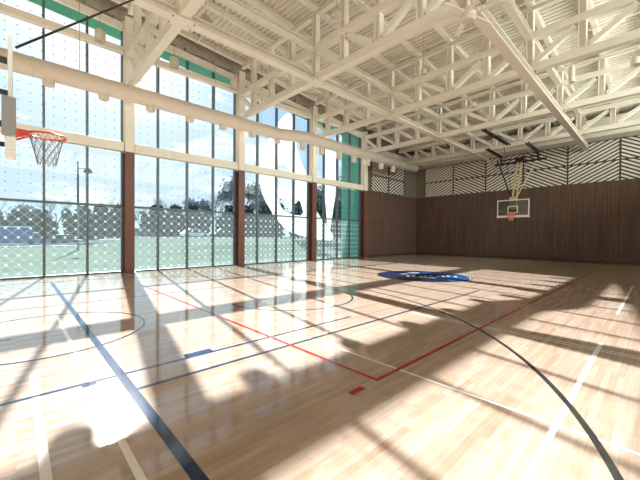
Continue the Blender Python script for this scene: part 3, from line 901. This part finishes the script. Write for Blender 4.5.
_tl = N(_t, 'ShaderNodeBsdfTranslucent'); _tl.inputs[0].default_value = (0.95, 0.95, 0.93, 1)
_mx = N(_t, 'ShaderNodeMixShader'); _mx.inputs[0].default_value = 0.55
_t.links.new(_pb.outputs[0], _mx.inputs[1]); _t.links.new(_tl.outputs[0], _mx.inputs[2])
_t.links.new(_mx.outputs[0], _t.nodes['Material Output'].inputs[0])
def ss(a, b_, x):
    t_ = max(0, min(1, (x - a) / (b_ - a))); return t_ * t_ * (3 - 2 * t_)
def gz(x, y_): return -0.1 + 1.4 * ss(21, 31, -x) * ss(6, 16, y_)
gm = MB()
xs = [-18.72, -20.3, -22, -24, -26, -28, -30, -33, -36, -40, -45, -50, -56, -62, -70, -80, -95, -120, -160, -220]
ysg = [-60, -30, -20, -12, -6, 0, 3, 6, 8, 10, 12, 14, 16, 20, 25, 30, 36, 45, 60, 80, 110, 150]
vv = [(x, y_, gz(x, y_)) for x in xs for y_ in ysg]
ny = len(ysg)
for i in range(len(xs) - 1):
    pass
ff = []
gm.v = vv
for i in range(len(xs) - 1):
    for j in range(ny - 1):
        gm.f.append([i * ny + j, i * ny + j + 1, (i + 1) * ny + j + 1, (i + 1) * ny + j])
        gm.mi.append(1 if i < 2 else 0)
struct(gm.build('ground', [GRASS, PAVE]))
# car park strip
def road(x0, x1, y0, y1, n=12):
    o = MB()
    P_ = []
    for k in range(n + 1):
        y_ = y0 + (y1 - y0) * k / n
        P_ += [(x0, y_, gz(x0, y_) + 0.04), (x1, y_, gz(x1, y_) + 0.04)]
    o.add(P_, [(2 * k, 2 * k + 1, 2 * k + 3, 2 * k + 2) for k in range(n)])
    return o
struct(road(-82, -64, -40, 60).build('street', ASPH))
kb = MB()
for k in range(20):
    y0 = -40 + k * 5
    kb.box(-63.9, -63.5, y0, y0 + 5, gz(-63.7, y0) - 0.1, gz(-63.7, y0 + 2) + 0.2)
struct(kb.build('kerb', WHITE))

# sculpture
cs = Vector((-46.1036, 38.5866, 1.8438)); KS = 0.70
cc = Vector((cs.x * KS, cs.y * KS))
rx = Vector((0.68823, 0.72549)); fx2 = Vector((-0.72549, 0.68823))
def SP(s_, z, d_): return (cc.x + rx.x * s_ * KS + fx2.x * d_, cc.y + rx.y * s_ * KS + fx2.y * d_, 1.826 + (z - 1.826) * KS)
RA = [(-1.84, 24.96), (-3.33, 23.83), (-4.99, 21.58), (-6.46, 18.21), (-7.55, 14.85), (-7.53, 11.86), (-6.95, 9.25), (-5.63, 6.84), (-4.12, 4.61), (-2.43, 2.95), (-0.37, 2.03), (2.8, 1.2), (7.09, 0.95), (4.08, 4.86), (2.38, 7.64), (1.6, 12.3), (0.47, 14.72), (-0.67, 17.88), (-1.07, 21.61)]
RH = [(-4.57, 14.68), (-2.52, 14.88), (-1.38, 11.91), (-0.23, 8.56), (0.53, 5.95), (-1.9, 6.31), (-3.21, 7.04), (-4.15, 8.9), (-4.73, 11.69)]
RB = [(4.72, 19.78), (6.4, 19.79), (6.79, 17.93), (6.84, 10.47), (6.3, 7.67), (5.59, 2.3), (5.22, 2.3), (4.81, 7.66), (4.4, 12.32), (4.18, 17.91)]
def smooth_loop(p, it=2):
    for _ in range(it):
        q = []
        for i in range(len(p)):
            a, b_ = p[i], p[(i + 1) % len(p)]
            q += [(a[0] * .75 + b_[0] * .25, a[1] * .75 + b_[1] * .25), (a[0] * .25 + b_[0] * .75, a[1] * .25 + b_[1] * .75)]
        p = q
    return p
def slab(outer, hole, d0, d1, name, parent):
    """extruded plate with optional hole, triangulated by bmesh"""
    bm = bmesh.new()
    def loop(pts, d_):
        vs2 = [bm.verts.new(Vector(SP(s_, z, d_)) * U) for s_, z in pts]
        return vs2, [bm.edges.new((vs2[i], vs2[(i + 1) % len(vs2)])) for i in range(len(vs2))]
    ls = []
    for d_ in (d0, d1):
        vo, eo = loop(outer, d_); es = list(eo); row = [vo]
        if hole: vh, eh = loop(hole, d_); es += eh; row.append(vh)
        bmesh.ops.triangle_fill(bm, edges=es, use_beauty=True)
        ls.append(row)
    for a, b_ in zip(ls[0], ls[1]):
        for i in range(len(a)):
            j = (i + 1) % len(a)
            bm.faces.new((a[i], a[j], b_[j], b_[i]))
    bmesh.ops.recalc_face_normals(bm, faces=bm.faces)
    me = bpy.data.meshes.new(name); bm.to_mesh(me); bm.free()
    me.materials.append(SCULPT)
    ob = bpy.data.objects.new(name, me); COL.objects.link(ob)
    ob.parent = parent; ob.location = -parent.location
    return ob
sc_ = tag(empty('sculpture', (cc.x, cc.y, gz(cc.x, cc.y))), 'huge white curved sculpture on the lawn outside, seen through the far bays', 'sculpture')
RH = [(-2.3 + (a + 2.3) * 1.10, 10.4 + (b_ - 10.4) * 1.10) for a, b_ in RH]
slab(smooth_loop(RA), smooth_loop(RH, 1), -0.3, 0.3, 'curved_ring', sc_)
slab(smooth_loop(RB), None, 0.9, 1.6, 'upright_blade', sc_)

# lamp post
lp = tag(empty('lamp_post', (-49.7, 5.7, gz(-49.7, 5.7))), 'dark lamp post outside seen through the nearest glass bay', 'lamp post')
MB().tube((-49.7, 5.7, gz(-49.7, 5.7)), (-49.7, 5.7, 10.9), 0.14, 10, 0.10).build('pole', MULL, lp)
hd = MB().tube((-49.7, 5.7, 10.0), (-48.9, 6.5, 10.0), 0.06, 8)
hd.lathe((-48.8, 6.6, 9.4), [(0.0, 0.0), (0.42, 0.05), (0.50, 0.25), (0.25, 0.62), (0.0, 0.66)], 14)
hd.build('lantern', MULL, lp)

# trees
def tree(x, y_, hgt, spread, kind, lab, seed):
    rn = random.Random(seed)
    z0 = gz(x, y_)
    t_ = tag(empty('tree', (x, y_, z0)), lab, 'tree', 'trees beyond the lawn')
    tb = MB()
    tb.tube((x, y_, z0), (x, y_, z0 + hgt * 0.45), 0.03 * hgt, 8, 0.018 * hgt)
    cr_ = MB()
    def limb(p, d_, ln, rad, lev):
        q = p + d_ * ln
        tb.tube(p, q, rad, 5, rad * 0.55, cap=False)
        if lev == 0: tips.append(q); return
        for k in range(3 if lev > 1 else 4):
            nd = (d_ + Vector((rn.uniform(-1, 1), rn.uniform(-1, 1), rn.uniform(-0.2, 0.8))) * 0.75).normalized()
            limb(p + d_ * ln * rn.uniform(0.6, 1.0), nd, ln * rn.uniform(0.55, 0.75), rad * 0.5, lev - 1)
    tips = []
    for k in range(5):
        a = k * 1.257 + rn.random()
        limb(Vector((x, y_, z0 + hgt * rn.uniform(0.28, 0.45))), Vector((math.cos(a) * spread, math.sin(a) * spread, 1.0)).normalized(), hgt * 0.30, 0.012 * hgt, 3)
    for q in tips:
        nl = 4 if kind == 'bare' else 9
        for k in range(nl):
            c = q + Vector((rn.gauss(0, 1), rn.gauss(0, 1), rn.gauss(0, 1))) * hgt * (0.035 if kind == 'bare' else 0.05)
            u_ = Vector((rn.gauss(0, 1), rn.gauss(0, 1), rn.gauss(0, 1))).normalized()
            w_ = u_.cross(Vector((rn.gauss(0, 1), rn.gauss(0, 1), rn.gauss(0, 1)))).normalized()
            s_ = hgt * (0.018 if kind == 'bare' else 0.034)
            if kind == 'bare': cr_.add([c - u_ * s_ * 2, c + w_ * s_ * 0.12, c + u_ * s_ * 2], [(0, 1, 2)])
            else: cr_.add([c - u_ * s_, c - w_ * s_ * 0.6, c + u_ * s_, c + w_ * s_ * 0.6], [(0, 1, 2, 3)])
    tb.build('trunk', BARK, t_)
    cr_.build('crown', LEAFG if kind == 'bare' else LEAFT, t_)
TR0 = [(-112, -4, 11, 'bare'), (-103.5, 7.5, 12, 'bare'), (-98, 12.5, 8, 'bare'), (-93, 18, 11.5, 'bare'), (-88, 22.5, 9, 'bare'), (-84, 27.5, 11.5, 'bare'),
      (-79.5, 33, 10, 'leafy'), (-76, 36.5, 13, 'bare'), (-70, 40.5, 15.5, 'leafy'), (-66, 45, 11, 'leafy'), (-61, 50, 7.0, 'leafy'), (-57.5, 54.5, 14, 'leafy'), (-54, 58, 16, 'leafy'), (-108, 2.0, 9.5, 'leafy')]
TW = ['far left, past the blue lorry', 'behind the lamp post', 'right of the lamp post', 'just left of the nearest column', 'just right of the nearest column', 'second right of the nearest column',
      'in the middle of the second bay', 'toward the second column', 'just left of the second column', 'just right of the second column', 'left of the sculpture base', 'behind the sculpture opening', 'by the green fin', 'beside the blue lorry']
TR = [(x * f_, y_ * f_ , h_ * f_, kd) for (x, y_, h_, kd), f_ in zip(TR0, [1.12, 1.10, 1.32, 1.12, 1.36, 1.12, 1.36, 1.14, 1.40, 1.16, 1.44, 1.16, 1.46, 1.34])]
for k, ((x, y_, hgt, kind), wh) in enumerate(zip(TR, TW)):
    tree(x, y_, hgt * 0.85, 0.55, kind, '%s tree outside the glass, %s' % ({'bare': 'bare grey', 'leafy': 'dark bushy'}[kind], wh), 100 + k)
# dense hedge behind the street
def hedge(x0, y0, x1, y1, hgt, lab, seed):
    rn = random.Random(seed)
    n_ = 2200
    o = MB()
    for k in range(n_):
        t_ = rn.random(); c = Vector((x0 + (x1 - x0) * t_ + rn.uniform(-0.8, 0.8), y0 + (y1 - y0) * t_ + rn.uniform(-0.6, 0.6), 0))
        c.z = gz(c.x, c.y) + hgt * 1.25 * (1 - rn.random() ** 1.7) * (0.8 + 0.2 * math.sin(t_ * 23 + seed))
        u_ = Vector((rn.gauss(0, 1), rn.gauss(0, 1), rn.gauss(0, 1))).normalized()
        w_ = u_.cross(Vector((rn.gauss(0, 1), rn.gauss(0, 1), rn.gauss(0, 1)))).normalized()
        s_ = 0.75
        o.add([c - u_ * s_, c - w_ * s_ * 0.7, c + u_ * s_, c + w_ * s_ * 0.7], [(0, 1, 2, 3)])
    ob = o.build('hedge', LEAFD)
    tag(ob, lab, 'hedge', 'dark hedges across the street')
hedge(-112, -8, -98.8, 6.9, 6.0, 'dark hedge across the street behind the blue lorry', 1)
hedge(-97.2, 8.7, -87, 20.5, 6.0, 'dark hedge across the street either side of the nearest column', 2)
hedge(-85.4, 22.5, -75, 34, 6.0, 'dark hedge across the street seen through the second bay', 3)
hedge(-73.4, 36, -63, 47, 6.0, 'dark hedge across the street around the second column', 4)
hedge(-61.4, 49, -50, 62, 7.0, 'dark hedge behind the white sculpture', 5)

# vehicles on the street
LORB = mat('blue_lorry_paint', (70, 104, 158), 0.4)
CARW = mat('white_car_paint', (232, 234, 236), 0.3)
CARD = mat('dark_car_paint', (58, 68, 84), 0.3)
CARG = mat('dark_window_glass', (40, 48, 54), 0.1)
TYRE = mat('tyre_rubber', (28, 28, 28), 0.8)
def car(x, y_, paint, lab, ln=4.6, hgt=1.5, rot=0.0, lorry=False):
    z0 = gz(x, y_) + 0.05
    c = tag(empty('lorry' if lorry else 'car', (x, y_, z0)), lab, 'lorry' if lorry else 'car', None if lorry else 'cars parked across the street')
    h_ = ln / 2 / U; w_ = 0.9 / U; H = hgt / U
    bd = MB()
    if lorry: prof_ = [(-h_, 0.35), (h_, 0.35), (h_, H * 0.45), (h_ - 0.5, H * 0.7), (h_ - 1.4, H * 0.72), (h_ - 1.5, H), (-h_, H)]
    else: prof_ = [(-h_, 0.3), (h_, 0.3), (h_, 0.75), (h_ * 0.5, 0.95), (h_ * 0.15, H), (-h_ * 0.55, H), (-h_ * 0.9, 0.95), (-h_, 0.9)]
    n_ = len(prof_)
    bd.add([(x - w_, y_ + a, z0 + b_) for a, b_ in prof_] + [(x + w_, y_ + a, z0 + b_) for a, b_ in prof_],
           [tuple(range(n_))[::-1], tuple(range(n_, 2 * n_))] + [(i, (i + 1) % n_, n_ + (i + 1) % n_, n_ + i) for i in range(n_)])
    bdo = bd.build('body', paint, c, bevel=0.05)
    wn = MB()
    if lorry: wn.box(x + w_, x + w_ + 0.02, y_ + h_ - 1.3, y_ + h_ - 0.5, z0 + H * 0.45, z0 + H * 0.65)
    else:
        wn.add([(x + w_ + 0.02, y_ + a, z0 + b_) for a, b_ in ((-h_ * 0.75, 1.0), (h_ * 0.38, 1.0), (h_ * 0.12, H - 0.12), (-h_ * 0.52, H - 0.12))], [(0, 1, 2, 3)])
    wn.build('side_window', CARG, bdo)
    if lorry: MB().box(x - w_, x + w_, y_ - h_, y_ + h_ - 1.5, z0 + H, z0 + H + 0.2).build('roof', CARW, c)
    for a in (-h_ * 0.62, h_ * 0.62):
        for sx in (-1, 1):
            MB().tube((x + sx * (w_ - 0.2), y_ + a, z0 + 0.38), (x + sx * (w_ + 0.03), y_ + a, z0 + 0.38), 0.38, 14).build('wheel', TYRE, c)
car(-78, -0.6, LORB, 'blue lorry with white roof parked across the street at far left', 7.0, 2.5, lorry=True)
car(-79, 7.0, CARD, 'dark car parked right of the blue lorry', 4.4)
car(-72, 18.5, CARD, 'dark car parked just right of the nearest column', 4.5)
car(-66, 27.0, CARW, 'white car parked across the street in the second bay', 4.5)
car(-66, 33.5, CARD, 'dark car parked beside the white car in the second bay', 4.5)
